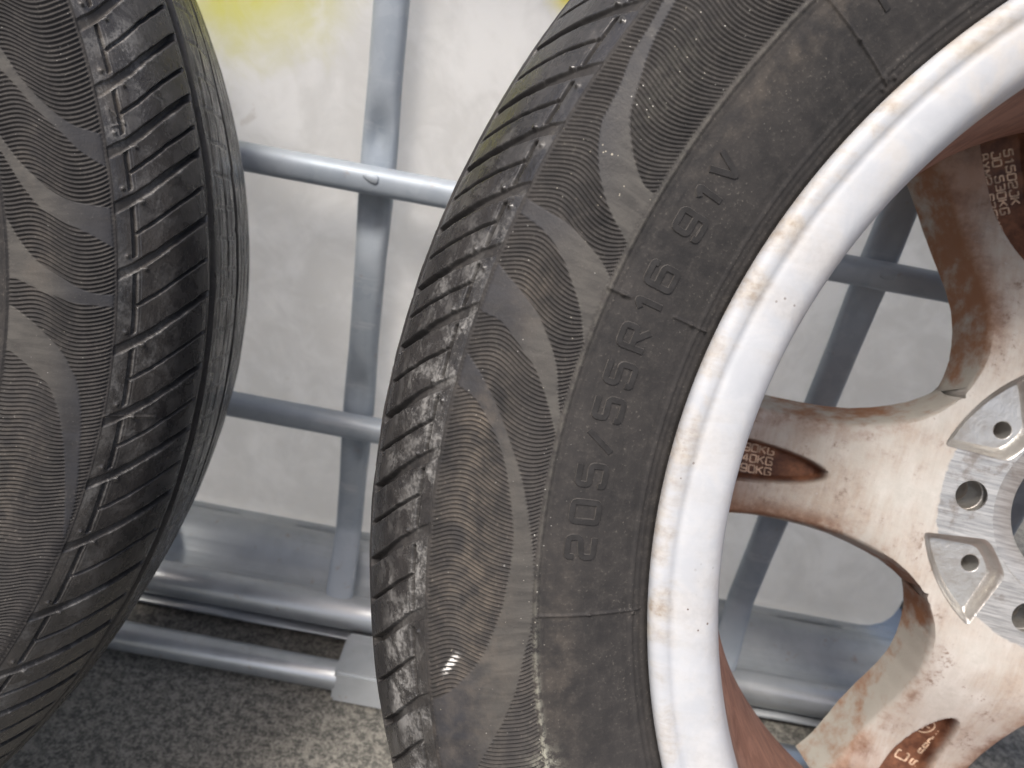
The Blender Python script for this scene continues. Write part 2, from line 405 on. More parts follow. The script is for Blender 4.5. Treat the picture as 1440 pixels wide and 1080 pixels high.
tk(tube('runner_tube', [(XL+.04, .3835, .0108), (-.4, .3835, .0108), (0, .3835, .0108), (XR, .3835, .0108)], .0104, MG2, 22, .02))
def foot(x):
    bm = bmesh.new()
    P = [(.436, .010), (.424, .0125), (.412, .0240), (.376, .0230), (.3685, .001), (.41, .001), (.436, .001)]
    a = [bm.verts.new((x-.001, y, z)) for y, z in P]; b = [bm.verts.new((x+.056, y, z)) for y, z in P]
    bm.faces.new(a); bm.faces.new(b[::-1]); k = len(P)
    for i in range(k): bm.faces.new((a[i], b[i], b[(i+1) % k], a[(i+1) % k]))
    bmesh.ops.recalc_face_normals(bm, faces=bm.faces[:])
    bmesh.ops.bevel(bm, geom=bm.edges[:], offset=.0018, segments=2, affect='EDGES')
    me = bpy.data.meshes.new('foot_bracket'); bm.to_mesh(me); bm.free(); me.materials.append(MG2)
    return tk(link(bpy.data.objects.new('foot_bracket', me)))
for x in (-.085, -.60, .30): foot(x)

# ------------------------------------------------------------------ tyre geometry
PC = np.array([(.2120, .0775), (.2160, .0845), (.2190, .0886), (.2230, .0913), (.2290, .0945), (.2370, .0977), (.2455, .1001), (.2536, .1013), (.2630, .1024), (.2720, .1022), (.2800, .1011), (.2874, .0994), (.2960, .0927), (.3035, .0855), (.3100, .0760), (.3140, .0680), (.3168, .0590), (.3188, .0450), (.3198, .0220), (.3203, 0.)])
PC = np.vstack([PC, PC[-2::-1]*[1, -1]])
PR = catmull(PC); S = np.r_[0, np.cumsum(np.hypot(*np.diff(PR, axis=0).T))]; S += .05047-S[7*24]
S_RID, S_SH, S_END = .0505, .0847, S[0]+S[-1]     # S_END: mirror length (s on the far side = S_END - s)
def prof_at(s): return np.interp(s, S, PR[:, 0]), np.interp(s, S, PR[:, 1])
WAVE = {'R': ([0.402, -1.518, 1.463, -0.524, -0.856, 1.377, -0.208, -0.146, 0.388, -0.026, 0.099, -0.006, 0.033, 0.066, 0.019, -0.56, 0.39, -0.244], 100, 215, -.24, .85),
        'L': ([-0.111, -2.036, 1.865, -0.519, -0.698, 2.323, 0.178, 0.196, 0.542, -0.064, -0.037, -0.604, -0.075, -0.019, 0.368, 0.755, 0.529, -0.268], -50, 50, -.66, .42)}
BANDS = {'R': [
  [(149.7,83),(150.8,83.5),(152.5,81.5),(154.2,80),(156.1,79),(157.6,77),(159.1,76),(160,75.5),(161.2,73),(162.4,69.5),(163.4,65.5),(164.4,60.5),(165.3,54.5),(165.8,50),(164.3,49.5),(162.4,50),(162,55.5),(161.1,61),(159.9,66),(158.8,69.5),(157,72.5),(155.2,75.5),(153.9,77),(152.1,78.5),(150.3,80),(149,81.5)],
  [(166.7,86),(167.1,77.5),(167.3,74.5),(167.6,71.5),(168,68.5),(168.7,64.5),(170.1,58.5),(171.2,55),(173,50.5),(171,49.5),(168.6,49.5),(168.2,51.5),(167.5,55.5),(166.9,61),(166.4,67),(166.2,71),(166.1,76),(166,81),(166,86)],
  [(172.7,86),(173.2,77),(173.9,71.5),(174.5,67.5),(175.35,62.5),(176.6,58),(177.7,55),(179.2,51),(178.2,51),(176.7,53.5),(175,56.2),(173.8,59.5),(172.9,63),(172,67),(171.2,73),(170.6,78.5),(170.1,86)],
  [(177.3,86),(178.2,77.5),(179.2,72.5),(180.2,68.5),(181.7,64.5),(183.4,61.7),(185.8,59),(187.8,58.5),(189.8,59.5),(191.5,61),(193.5,64.5),(195,68.5),(196.4,75),(197.3,80.5),(197.9,87),(199.8,88),(203,88),(203.7,79.5),(202,72),(200.3,66),(198.7,61),(196.6,56.5),(194.5,54),(193,52),(190.8,51.3),(188.7,51.5),(187,52.5),(184.7,55),(182.4,58.7),(180.3,64),(178.5,69.5),(177.4,74),(176.3,79.5),(175.5,86)]],
 'L': [
  [(16.4,60.5),(14.2,64),(12.4,69),(11,75.5),(9.8,87),(7.9,87),(8.9,78),(10.3,72.5),(12.1,66),(13.9,61.5),(15.2,58),(16.8,54),(18.5,50),(20.2,50),(18.4,55)],
  [(10.5,53.5),(8.8,57.5),(7.5,62),(6.4,67),(5.7,73.5),(5,87),(2.5,87),(3.5,76.5),(4.4,68.5),(5.3,62.5),(6.4,59),(7.4,56.5),(9.5,52.5),(10.3,49.8),(12,49.8)],
  [(4.7,51.2),(3,55),(1.5,60),(.7,65),(-.4,73.5),(-.7,79.5),(-.7,87),(-1.5,87),(-1.5,73.5),(-1,64),(-.2,55.5),(.4,50),(3,49.5),(5.2,49.8)],
  [(-2.2,50.2),(-2.8,57),(-4.1,64),(-5.2,69),(-6.4,72.5),(-7.4,75),(-10,78),(-12.7,80),(-14.8,82),(-17.3,83.5),(-19.1,83.5),(-16.2,79.5),(-11.6,73.5),(-9,69),(-7.7,65.5),(-7.2,62.5),(-6.5,58.5),(-5.7,53),(-5.4,50)]]}
GROOVE = {'R': [139.5, 144.2, 148.8, 153.1, 157.4, 161.3, 165.2, 169.1, 172.9, 177.4, 181.9, 186.7, 191.9, 197.4, 202.6, 207.6, 212.5],
          'L': [31, 26.2, 21.5, 17.1, 12.9, 8.9, 5.2, .6, -4.8, -10.1, -14.9, -20, -25.9, -31.1, -36, -41, -46]}
GS = np.array([.080, .084, .0915, .0995, .107, .114, .1215, .130]); GO = np.array([-.35, 0, .75, 1.7, 2.65, 3.35, 4.05, 4.7])
ARC = {'R': (132, 213), 'L': (-43, 30)}

def seg_dist(px, py, poly, closed=True):
    P = np.asarray(poly, float); Q = np.roll(P, -1, 0) if closed else P[1:]; P = P if closed else P[:-1]
    best = np.full(px.shape, 1e9); ins = np.zeros(px.shape, bool)
    for (x1, y1), (x2, y2) in zip(P, Q):
        dx, dy = x2-x1, y2-y1; L = dx*dx+dy*dy+1e-12
        t = np.clip(((px-x1)*dx+(py-y1)*dy)/L, 0, 1)
        best = np.minimum(best, (px-x1-t*dx)**2+(py-y1-t*dy)**2)
        if closed:
            c = (y1 > py) != (y2 > py); ins ^= c & (px < x1+(py-y1)*dx/(dy if dy else 1e-12))
    return np.sqrt(best), ins

def vnoise(x, y, seed):                       # cheap smooth value noise
    r = np.random.RandomState(seed).rand(97, 97)
    xi, yi = np.floor(x).astype(int), np.floor(y).astype(int); fx, fy = x-xi, y-yi
    fx = fx*fx*(3-2*fx); fy = fy*fy*(3-2*fy)
    g = lambda a, b: r[a % 97, b % 97]
    return (g(xi, yi)*(1-fx)+g(xi+1, yi)*fx)*(1-fy)+(g(xi, yi+1)*(1-fx)+g(xi+1, yi+1)*fx)*fy

def build_tyre(w, wheel, off):
    a0, a1 = ARC[w]
    ph = np.concatenate([np.arange(a0, a1, .06), np.arange(a1, a0+360, 1.5)])
    ss = np.concatenate([np.linspace(S[0], .0125, 8, endpoint=False), np.arange(.0125, .049, .0006), np.arange(.049, .0865, .00045), np.arange(.0865, .0893, .0005), np.arange(.0893, .0932, .0003), np.arange(.0932, .126, .00055),
                         np.arange(.126, .215, .0011), np.linspace(.2155, S[-1], 36)])
    PH, SS = np.meshgrid(ph, ss); nr, nc = PH.shape
    r, y = prof_at(ss); tr = np.gradient(r, ss); ty = np.gradient(y, ss); ln = np.hypot(tr, ty); nrm_r, nrm_y = -ty/ln, tr/ln
    mm = SS*1000; h = np.zeros_like(PH); dense = (PH >= a0) & (PH <= a1)
    X = np.radians(PH)*270.0                   # mm along the circumference
    gz = lambda c, wd: np.exp(-((mm-c)/wd)**2)
    # mould rings on the lower sidewall and the ridge
    for c, wd, a in ((17.5, .5, .25), (19.6, .6, .45), (15.0, .8, .3), (23.0, .4, .12), (31.2, .35, .07), (45.0, .3, .08)): h += a*gz(c, wd)
    h += .95*gz(50.4, .85)+.25*gz(48.6, .4)
    # swoosh bands
    sw = np.zeros_like(h)
    for k in range(-1, 2):
        for B in BANDS[w]:
            P = catmull(np.array(B), 5, True); P[:, 0] += 58*k
            lo, hi = P[:, 0].min()-1, P[:, 0].max()+1
            m = (PH > lo) & (PH < hi) & (mm > 49) & (mm < 86.5)
            if not m.any(): continue
            Pm = P.copy(); Pm[:, 0] = np.radians(P[:, 0])*270
            d, ins = seg_dist(X[m], mm[m], Pm); sd = np.where(ins, d, -d)
            sw[m] = np.maximum(sw[m], sstep(-.22, .22, sd))
    zone = sstep(51.2, 51.9, mm)*sstep(84.4, 83.5, mm)
    sw *= zone
    # wavy ribs
    co, b0, b1, u0, u1 = WAVE[w]
    t = np.clip((SS-S_RID)/(S_SH-S_RID)*2-1, -1, 1); u = np.clip((PH-b0)/(b1-b0)*2-1, u0, u1)
    T = [t, np.sin(pi*t), np.cos(pi*t), np.sin(2*pi*t), np.cos(2*pi*t), t*t]; U = [1+0*u, u, u*u]
    D = sum(c*x for c, x in zip(co, [a*b for a in T for b in U]))
    g = (PH-D)*(3.6 if w == 'R' else 3.2)
    rib = (.5+.5*np.cos(2*pi*g))**1.1
    amp = .82*(1-.30*vnoise(X/14, mm/9, 5))
    h += zone*((1-sw)*(amp*rib*dense-.12)+sw*.42)
    # radial flash lines
    def flash(phi, s0, s1, a=.45, wd=.42):
        return a*np.exp(-((PH-phi)*4.2/wd)**2)*sstep(s0-.6, s0, mm)*sstep(s1+.6, s1, mm)
    def nub(phi, s, a=.9, rad=.8):
        m = np.abs(PH-phi) < 1.5
        h[m] += a*np.exp(-((((PH[m]-phi)*np.radians(1)*270)**2+(mm[m]-s)**2)/rad**2))
    if w == 'R':
        h += flash(191.75, 17, 50)+flash(146.2, 17, 50, .55)+flash(168.75, 17, 29)+flash(168.75, 44, 51, .8, .6)
        for p, s in ((191.7, 34), (192.0, 19), (146.2, 33), (146.0, 18.5), (145.4, 16.8), (146.6, 16.6), (168.75, 22.5), (168.7, 17.5), (168.8, 46)): nub(p, s, .8, .7)
    else:
        h += flash(-9.5, 85, 104, .5, .35)
        m = (np.abs(PH-12) < 3) & (mm > 84) & (mm < 98)
        tri = [(np.radians(12.0)*270, 87.5), (np.radians(10.8)*270, 88.0), (np.radians(11.0)*270, 92.5)]
        d, _ = seg_dist(X[m], mm[m], tri); h[m] += .5*np.exp(-(d/.35)**2)
        for p, s in ((-11.2, 30), (14, 33)): nub(p, s)
    # shoulder edge + tread pattern
    h += .55*gz(84.7, .38)
    tread = sstep(84.9, 85.6, mm)*sstep(S_END*1000-84.9, S_END*1000-85.6, mm)
    go = np.interp(SS, GS, GO); A = PH-go; jit = (vnoise(X/3.0, mm/3.0, 8)-.5)
    G = np.array(sorted(GROOVE[w])); cut = np.zeros_like(h)
    rr = np.interp(SS, ss, r)
    wid = np.interp(mm, [84, 90, 100, 112, 122], [1.9, 1.8, 1.5, 1.3, 1.2]); dep = np.interp(mm, [84.5, 88, 100, 112, 122], [.35, .8, 1.6, 2.6, 3.2])
    inz = sstep(84.6, 85.2, mm)*sstep(125.5, 124.5, mm)
    bid = np.searchsorted(G, A)
    for k, gk in enumerate(G):
        dmm = (A-gk)*np.radians(1)*rr*1000
        m = np.abs(dmm) < 8
        e = np.abs(dmm[m]+.5*jit[m])
        cut[m] = np.maximum(cut[m], inz[m]*dep[m]*sstep(wid[m]+.35, wid[m]-.25, e))
        if k+1 < len(G):
            g2 = G[k+1]; mid = .52*gk+.48*g2
            dm2 = (A-mid)*np.radians(1)*rr*1000+.35*jit; m = np.abs(dm2) < 3
            cut[m] = np.maximum(cut[m], (sstep(91, 91.8, mm)*sstep(124.5, 123, mm)*np.interp(mm, [91, 100, 123], [1.0, 1.7, 2.4]))[m]*sstep(.85, .3, np.abs(dm2[m])))
            sl = sstep(.95, .55, np.abs(mm-91.2+.25*jit))*sstep(gk+.62, gk+.75, A)*sstep(g2-.42, g2-.55, A)
            cut = np.maximum(cut, sl*1.5)
            for p, s in ((gk+1.05, 88.3), (g2-.55, 95.0)):
                pp = p+np.interp(s/1000, GS, GO); nub(pp, s, .9, .65)
    cut *= dense
    for c, wd2, dp in ((128.2, 1.5, .9), (136, .3, .4), (147.5, .5, .8), (157, .3, .5), (171.0, 2.6, 1.6), (183, .4, .6), (195.1, .5, .7)):
        for cc in {c, S_END*1000-c}:
            cut = np.maximum(cut, dp*sstep(wd2+.5, wd2-.4, np.abs(mm-cc+.8*(vnoise(X/5, mm*0+3, 11)-.5))))
    # worn ribs: short slanting sipes on the second rib
    c2 = ((A*1.0) % 2.3)/2.3; cut = np.maximum(cut, dense*.35*sstep(.10, .04, np.abs(c2-.5))*sstep(133, 134, mm)*sstep(165, 163, mm))
    wear = tread*(vnoise(X/1.6, mm/1.1, 21)-.5)*.07+tread*(vnoise(X/9, mm/6, 22)-.5)*.16+tread*sstep(122, 128, mm)*(vnoise(X/14, mm/.9, 23)-.5)*.5
    h += wear+tread*.25-cut
    R = r[:, None]+h/1000*nrm_r[:, None]; Y = y[:, None]+h/1000*nrm_y[:, None]
    an = np.radians(PH); V = np.stack([R*np.cos(an), R*np.sin(an), Y], -1)
    # normals from the displaced grid
    dph = np.roll(V, -1, 1)-np.roll(V, 1, 1); ds = np.gradient(V, axis=0)
    N = np.cross(ds, dph); N /= np.linalg.norm(N, axis=-1)[..., None]+1e-12
    sgn = np.sign((N[..., 0]*np.cos(an)*nrm_r[:, None]+N[..., 1]*np.sin(an)*nrm_r[:, None]+N[..., 2]*nrm_y[:, None]).mean()); N *= sgn
    # per-vertex weights for the wear masks and the painted tread sheen
    bl = lambda p, s, wp, ws: np.exp(-((PH-p)/wp)**2-((mm-s)/ws)**2)
    film_sheen = (.05 if w == 'L' else .16)+.16*vnoise(X/40, mm/22, 31)
    if w == 'R':
        dust = 1.0*bl(188, 70, 7, 9)+.8*bl(179, 74, 3, 6)+.8*bl(200, 76, 4, 8)+.5*bl(171, 70, 3, 6)+.5*bl(196, 64, 4, 8)+.35*bl(150, 44, 9, 5)+.3*bl(196, 44, 8, 6)
        lowf = sstep(158, 182, PH)*sstep(212, 206, PH)
        scuff = tread*sstep(118, 101, mm)*(.85*lowf+.06)*(.05+1.15*vnoise(X/11, mm/7, 41))*(1-.75*sstep(.3, 1.2, cut))
        speck = zone*.26+.55*bl(155, 68, 9, 12)+.6*gz(50.5, 2.5)*sstep(178, 188, PH)+.12
        moss = gz(50.4, 1.0)*(.12+.9*sstep(188, 202, PH))+.9*bl(202.5, 51, 1.4, 4)+.12*bl(156, 66, 4, 6)
        film_sheen = film_sheen+.55*gz(50.4, .9)
    else:
        dust = .35*bl(-16, 60, 8, 9)+.5*bl(1, 60, 2.5, 5)+.4*bl(8, 62, 2, 4)+.5*tread*gz(90, 4)*sstep(8, 14, PH)
        scuff = tread*sstep(116, 100, mm)*(.30+.45*sstep(7, 15, PH))*(.1+1.1*vnoise(X/12, mm/8, 42))
        # chalk caught on the lower lip of every groove
        for gk in G: scuff += dense*.75*np.exp(-(((A-gk+.40)*np.radians(1)*rr*1000)/.5)**2)*sstep(86, 92, mm)*sstep(119, 112, mm)
        film_sheen = film_sheen+tread*sstep(113, 101, mm)*(.6+.6*vnoise(X/9, mm/7, 43))  # soft grey sheen painted into the colour of the scuffed left shoulder
        speck = .16*zone+.1; moss = 0*h
    dust = dust*np.where(zone > .5, (1-sw)*(.25+.9*rib)+sw*.55, 1.0)
    film_sheen += (.16 if w == 'L' else .30)*rib*zone*(1-sw)*dense
    if w == 'L': film_sheen += .55*gz(64.5, .35)*(.4+.6*vnoise(X/4, mm*0, 77))
    paint = np.zeros_like(h)
    if w == 'R':                               # little white paint dashes caught on the rib crests
        q = (PH-195.1)*np.radians(1)*270; v2 = mm-76.8; along = (q*.78+v2*.62)
        paint = np.exp(-(along/3.6)**4)*np.exp(-((q*.62-v2*.78)/.95)**4)*(rib > .45)
    tc = np.stack([X/1000, SS, 0*X+(3.7 if w == 'L' else 0)], -1)
    A_ = dict(tc=tc, sw=sw, tread=tread*(1-.9*sstep(.15, .8, cut)), dust=np.clip(dust, 0, 1.2), scuff=np.clip(scuff, 0, 1.3), speck=speck, moss=moss, film_sheen=np.clip(film_sheen, 0, 1), paint=paint)
    Fall = grid_faces(nr, nc, True)
    if sgn > 0: Fall = Fall[:, ::-1]
    # face groups: sidewalls (-1), tread (0), shoulder blocks (1..)
    fr = np.repeat(np.arange(nr-1), nc); fs = .5*(ss[fr]+ss[fr+1])*1000; fp = np.tile(ph, nr-1); fb = bid[:-1].ravel()
    grp = np.full(len(Fall), -1); inside = (fs > 84.7) & (fs < S_END*1000-84.7); grp[inside] = 0
    bl_ = inside & (fs < 125) & (fp >= a0+2.5) & (fp <= a1-4) & (fb > 0) & (fb < len(G)); grp[bl_] = fb[bl_]
    Vf, Nf = V.reshape(-1, 3), N.reshape(-1, 3)
    def part(name, mask, parent, offset):
        F = Fall[mask]; idx, inv = np.unique(F, return_inverse=True); F = inv.reshape(F.shape)
        me = mesh_np(name, Vf[idx], F, MT)
        for k, a in A_.items(): attr(me, k, a.reshape(-1, 3)[idx] if a.ndim == 3 else a.ravel()[idx])
        me.normals_split_custom_set_from_vertices(Nf[idx].tolist())
        o = link(bpy.data.objects.new(name, me), parent); o.location = offset; return o
    ty = part('tyre', grp == -1, wheel, off)
    part('tread', grp == 0, ty, (0, 0, 0))
    for b in np.unique(grp[grp > 0]): part('tread_block', grp == b, ty, (0, 0, 0))
    return ty

# ------------------------------------------------------------------ raised lettering on the sidewall
def rounded(pts, rad=.22, n=4, closed=False):
    P = [np.array(p, float) for p in pts]; out = []; N = len(P)
    for i in range(N):
        if not closed and i in (0, N-1): out.append(P[i]); continue
        a, b = P[i-1]-P[i], P[(i+1) % N]-P[i]; la, lb = np.linalg.norm(a), np.linalg.norm(b); d = min(rad, la*.48, lb*.48)
        p0, p1 = P[i]+a/la*d, P[i]+b/lb*d
        for t in np.linspace(0, 1, n): out.append((1-t)**2*p0+2*t*(1-t)*P[i]+t*t*p1)
    return out
GLYPH = {   # centre-line strokes in a 1 x 1.36 box: (points, closed)
 '0': [([(0, .0), (1, 0), (1, 1.36), (0, 1.36)], True)],
 '2': [([(0, 1.02), (0, 1.36), (1, 1.36), (1, .74), (0, .62), (0, 0), (1, 0)], False)],
 '5': [([(1, 1.36), (0, 1.36), (0, .76), (1, .80), (1, 0), (0, 0), (0, .28)], False)],
 '6': [([(1, 1.10), (1, 1.36), (0, 1.36), (0, 0), (1, 0), (1, .76), (.1, .76)], False)],
 '9': [([(0, .26), (0, 0), (1, 0), (1, 1.36), (0, 1.36), (0, .60), (.9, .60)], False)],
 '1': [([(.25, 1.02), (.62, 1.36), (.62, 0)], False)],
 '/': [([(.05, 0), (.95, 1.36)], False)],
 'R': [([(0, 0), (0, 1.36), (1, 1.36), (1, .66), (.1, .66)], False), ([(.45, .60), (1, 0)], False)],
 'V': [([(0, 1.36), (.5, 0), (1, 1.36)], False)],
 'M': [([(0, 0), (0, 1.36), (.5, .5), (1, 1.36), (1, 0)], False)],
 'K': [([(0, 0), (0, 1.36)], False), ([(1, 1.36), (.08, .62)], False), ([(.35, .80), (1, 0)], False)],
 'G': [([(1, 1.05), (1, 1.36), (0, 1.36), (0, 0), (1, 0), (1, .66), (.55, .66)], False)],
 '4': [([(.78, 0), (.78, 1.36), (0, .40), (1.05, .40)], False)],
 'B': [([(0, 0), (.95, 0), (.95, .68), (.1, .68)], False), ([(.8, .68), (.8, 1.36), (0, 1.36), (0, 0)], False)],
 'X': [([(0, 0), (1, 1.36)], False), ([(0, 1.36), (1, 0)], False)],
 'C': [([(1, 1.02), (1, 1.36), (0, 1.36), (0, 0), (1, 0), (1, .34)], False)],
 'S': [([(1, 1.1), (1, 1.36), (0, 1.36), (0, .72), (1, .66), (1, 0), (0, 0), (0, .26)], False)],
 'J': [([(.3, 1.36), (1, 1.36), (1, 0), (0, 0), (0, .4)], False)],
 '7': [([(0, 1.36), (1, 1.36), (.35, 0)], False)],
 '3': [([(0, 1.36), (1, 1.36), (1, 0), (0, 0)], False), ([(.3, .70), (.95, .70)], False)],
}
def ribbon(strokes, size, sw_, hgt, mapf, name, mats, taper=.25, rad=.22):
    """raised strokes; mapf(x, y, h) maps local mm to a surface point"""
    V, F, MI = [], [], []
    for pts, closed in strokes:
        C = np.array(rounded([(a*size, b*size) for a, b in pts], rad*size, 5, closed))
        D = []
        for i in range(len(C)-1):
            if np.linalg.norm(C[i+1]-C[i]) > 1e-6: D.append(i)
        keep = D+([len(C)-1]); C = C[keep]
        n = len(C)
        if not closed:   # subdivide long runs so they follow the curved surface
            pass
        T = (np.roll(C, -1, 0)-np.roll(C, 1, 0)) if closed else np.gradient(C, axis=0)
        T /= np.linalg.norm(T, axis=1)[:, None]+1e-12; Nn = np.stack([-T[:, 1], T[:, 0]], 1)
        base = len(V); w2 = sw_/2
        for c, nn in zip(C, Nn):
            for off, hh in ((-w2-taper, -.25), (-w2, hgt), (w2, hgt), (w2+taper, -.25)):
                p = c+nn*off; V.append(mapf(p[0], p[1], hh))
        for i in range(n if closed else n-1):
            j = (i+1) % n
            for q in range(3):
                F.append((base+i*4+q, base+i*4+q+1, base+j*4+q+1, base+j*4+q)); MI.append(0 if q == 1 else 1)
        if not closed:
            F.append((base, base+1, base+2, base+3)); MI.append(1)
            e = base+(n-1)*4; F.append((e+3, e+2, e+1, e)); MI.append(1)
    me = bpy.data.meshes.new(name); me.from_pydata([tuple(map(float, v)) for v in V], [], F); me.update()
    for m in mats: me.materials.append(m)
    me.polygons.foreach_set('material_index', MI)
    return me
def sidewall_letter(ch, phi, tyre, size=6.0, sw_=1.7):
    s0 = 38.0-size*1.36/2+.0
    def mp(x, y, h):
        s = (s0+y)/1000; r, yy = prof_at(s); r2, y2 = prof_at(s+.0005); tr, ty = r2-r, y2-yy; l = math.hypot(tr, ty)
        a = radians(phi)-(x-size/2)/1000/r
        R = r-ty/l*h/1000; Z = yy+tr/l*h/1000
        return (R*cos(a), R*sin(a), Z)
    me = ribbon(GLYPH[ch], size, sw_, .46, mp, 'letter', (MLET, MLED))
    return link(bpy.data.objects.new('letter', me), tyre)

# ------------------------------------------------------------------ rim, spokes, hub
RIM = [(.2105, .0775), (.2150, .0815), (.2180, .0860), (.2192, .0905), (.2189, .0930), (.2177, .0945), (.2158, .0950), (.2138, .0946), (.2124, .0938), (.2113, .0935), (.2095, .0936), (.2060, .0932), (.2020, .0920), (.1995, .0903), (.1977, .0878), (.1966, .0845),
       (.1955, .0790), (.1950, .0700), (.1945, .0560), (.1930, .0420), (.1905, .0280), (.1875, .0120), (.1850, -.0100), (.1842, -.0350), (.1850, -.0600), (.1880, -.0750), (.1960, -.0850), (.2080, -.0900), (.2150, -.0935), (.2180, -.0900), (.2185, -.0850), (.2120, -.0770)]
RIM_OUT = [(.2120, -.0770), (.2040, -.0700), (.1990, -.0500), (.1900, -.0300), (.1905, .0100), (.1950, .0350), (.1995, .0550), (.2030, .0700), (.2105, .0775)]
HW_R = [.0700, .0820, .0835, .0865, .0905, .096, .103, .112, .122, .133, .147, .162, .178, .192]
HW_A = [36.02, 36.02, 35.0, 28.5, 24.3, 20.6, 17.4, 14.6, 12.9, 11.8, 10.9, 10.5, 10.5, 11.2]
YH = -.0554
def face_y(r):
    return YH-.026*sstep(.0845, .16, r)
def spoke_mesh(ax):
    ax = radians(ax)
    rows = np.concatenate([np.linspace(.0769, .092, 30, endpoint=False), np.linspace(.092, .190, 98)])
    hw = np.interp(rows, HW_R, HW_A)
    hw = np.array([np.interp(r, HW_R, HW_A) for r in rows])
    k = np.ones(5)/5; hs = np.convolve(hw, k, 'same'); ok = (rows > .0835) & (rows < .187); hw = np.where(ok, hs, hw)
    nf = 68; u = np.linspace(-1, 1, nf)
    V, pk, wl, rd, ed = [], [], [], [], []
    for r, a in zip(rows, hw):
        half = np.radians(a)*r                          # half width in m (arc)
        b = .0022; zf = float(face_y(r))
        # flat face with the casting pocket pressed in
        x = u*(half-b)
        tt = (r-.119)/.080                              # 0 at the pocket tip
        pw = .0142*np.sqrt(max(0.0, 1-(1-min(tt, 1))**2))*(1-.10*tt) if tt > 0 else -1
        d = (pw-np.abs(x)) if tt > 0 else np.full(nf, -1.0)
        dd = np.minimum(d, (r-.119)*.9)
        dep = sstep(-.0003, .0030, dd)*.0090 if tt > 0 else np.zeros(nf)
        crown = -.0016*(np.abs(u)**4)*float(sstep(.086, .105, r))
        wob = 0
        z = zf+crown-dep+wob
        th = .0270; dr = .0058                          # side walls with draft
        def row(sgn):
            if r < .0840: return [(sgn*half, zf), (sgn*half, zf-.0002), (sgn*half, zf-.010), (sgn*half, zf-th+.004), (sgn*half, zf-th), (sgn*(half-.003), zf-th-.0015)]
            return [(sgn*(half-.0006), zf-.0008-.0020*float(sstep(.083, .1, r))), (sgn*(half), zf-.0040), (sgn*(half+dr*.30), zf-.010), (sgn*(half+dr*.8), zf-th+.004), (sgn*(half+dr), zf-th), (sgn*(half+dr-.003), zf-th-.0015)]
        L = row(-1)[::-1]; Rr = row(1)
        pts = L+list(zip(x, z))+Rr
        lim = radians(36.02)*r; pts = [(min(lim, max(-lim, px)), pz) for px, pz in pts]
        for px, pz in pts:
            an = px/r+ax; V.append((r*cos(an), r*sin(an), pz+.00002))
        pk += [0]*6+list(sstep(.0000, .0016, dd) if tt > 0 else np.zeros(nf))+[0]*6
        sd_ = [1, 1, 1, 1, .9, .45] if r > .0842 else [1, 1, 1, 0, 0, 0]
        wl += sd_+[0]*nf+sd_[::-1]
        ek = 1.0 if r > .0842 else 0.0
        ed += [ek]*6+list(sstep(.62, 1.0, np.abs(u))*float(sstep(.086, .10, r)))+[ek]*6
        rd += [float(sstep(.12, .19, r))]*(nf+12)
    me = mesh_np('spoke', V, grid_faces(len(rows), nf+12), MS)
    attr(me, 'pk', pk); attr(me, 'wall', wl); attr(me, 'rad', rd); attr(me, 'edge', ed); me.set_sharp_from_angle(angle=radians(38))
    return me
def curve_plate(name, loops, z0, z1, bev, mat):
    """flat plate with holes: 2D curve filled and extruded"""
    cu = bpy.data.curves.new(name, 'CURVE'); cu.dimensions = '2D'; cu.fill_mode = 'BOTH'
    cu.extrude = (z1-z0)/2-bev; cu.bevel_depth = bev; cu.bevel_resolution = 3; cu.offset = -bev
    for P in loops:
        sp = cu.splines.new('POLY'); sp.points.add(len(P)-1); sp.use_cyclic_u = True
        for p, q in zip(sp.points, P): p.co = (q[0], q[1], 0, 1)
    o = bpy.data.objects.new(name, cu); COL.objects.link(o)
    dg = bpy.context.evaluated_depsgraph_get(); me = bpy.data.meshes.new_from_object(o.evaluated_get(dg))
    COL.objects.unlink(o); bpy.data.objects.remove(o)
    me.name = name; me.transform(Matrix.Translation((0, 0, (z0+z1)/2)))
    me.materials.clear(); me.materials.append(mat)
    return me
def circ(r, n=96, c=(0, 0)): return [(c[0]+r*cos(2*pi*i/n), c[1]+r*sin(2*pi*i/n)) for i in range(n)]
def pol(r, a): return (r*cos(radians(a)), r*sin(radians(a)))
def kite_walls():
    V, F = [], []
    for a in LUG[:1]:
        rings = [(0.0, YH+.0003), (.0008, YH-.0002), (.0022, YH-.0030), (.0032, YH-.0048), (.0046, YH-.0057)]
        b = len(V); n = len(kite(0))
        for g, z in rings: V += [(p[0], p[1], z) for p in kite(a+36, g)]
        F += (grid_faces(len(rings), n, True)+b).tolist()
    return mesh_np('pocket_wall', V, F, MC)
def kite(ax, g=0.0):
    pts = []
    outer = [(.0762-g, d) for d in np.linspace(-19.5, 19.5, 12)*(1-g*42)]
    ring = [pol(r, ax+d) for r, d in outer]+[pol(.0472+g, ax+12.0*(1-g*75)), pol(.0458+g, ax), pol(.0472+g, ax-12.0*(1-g*75))]
    return [tuple(p) for p in rounded(ring, .0035, 4, True)]
SPOKE_AX = [184.8, 112.8, 256.8, 328.8, 40.8]
LUG = [182.2+72*i for i in range(5)]
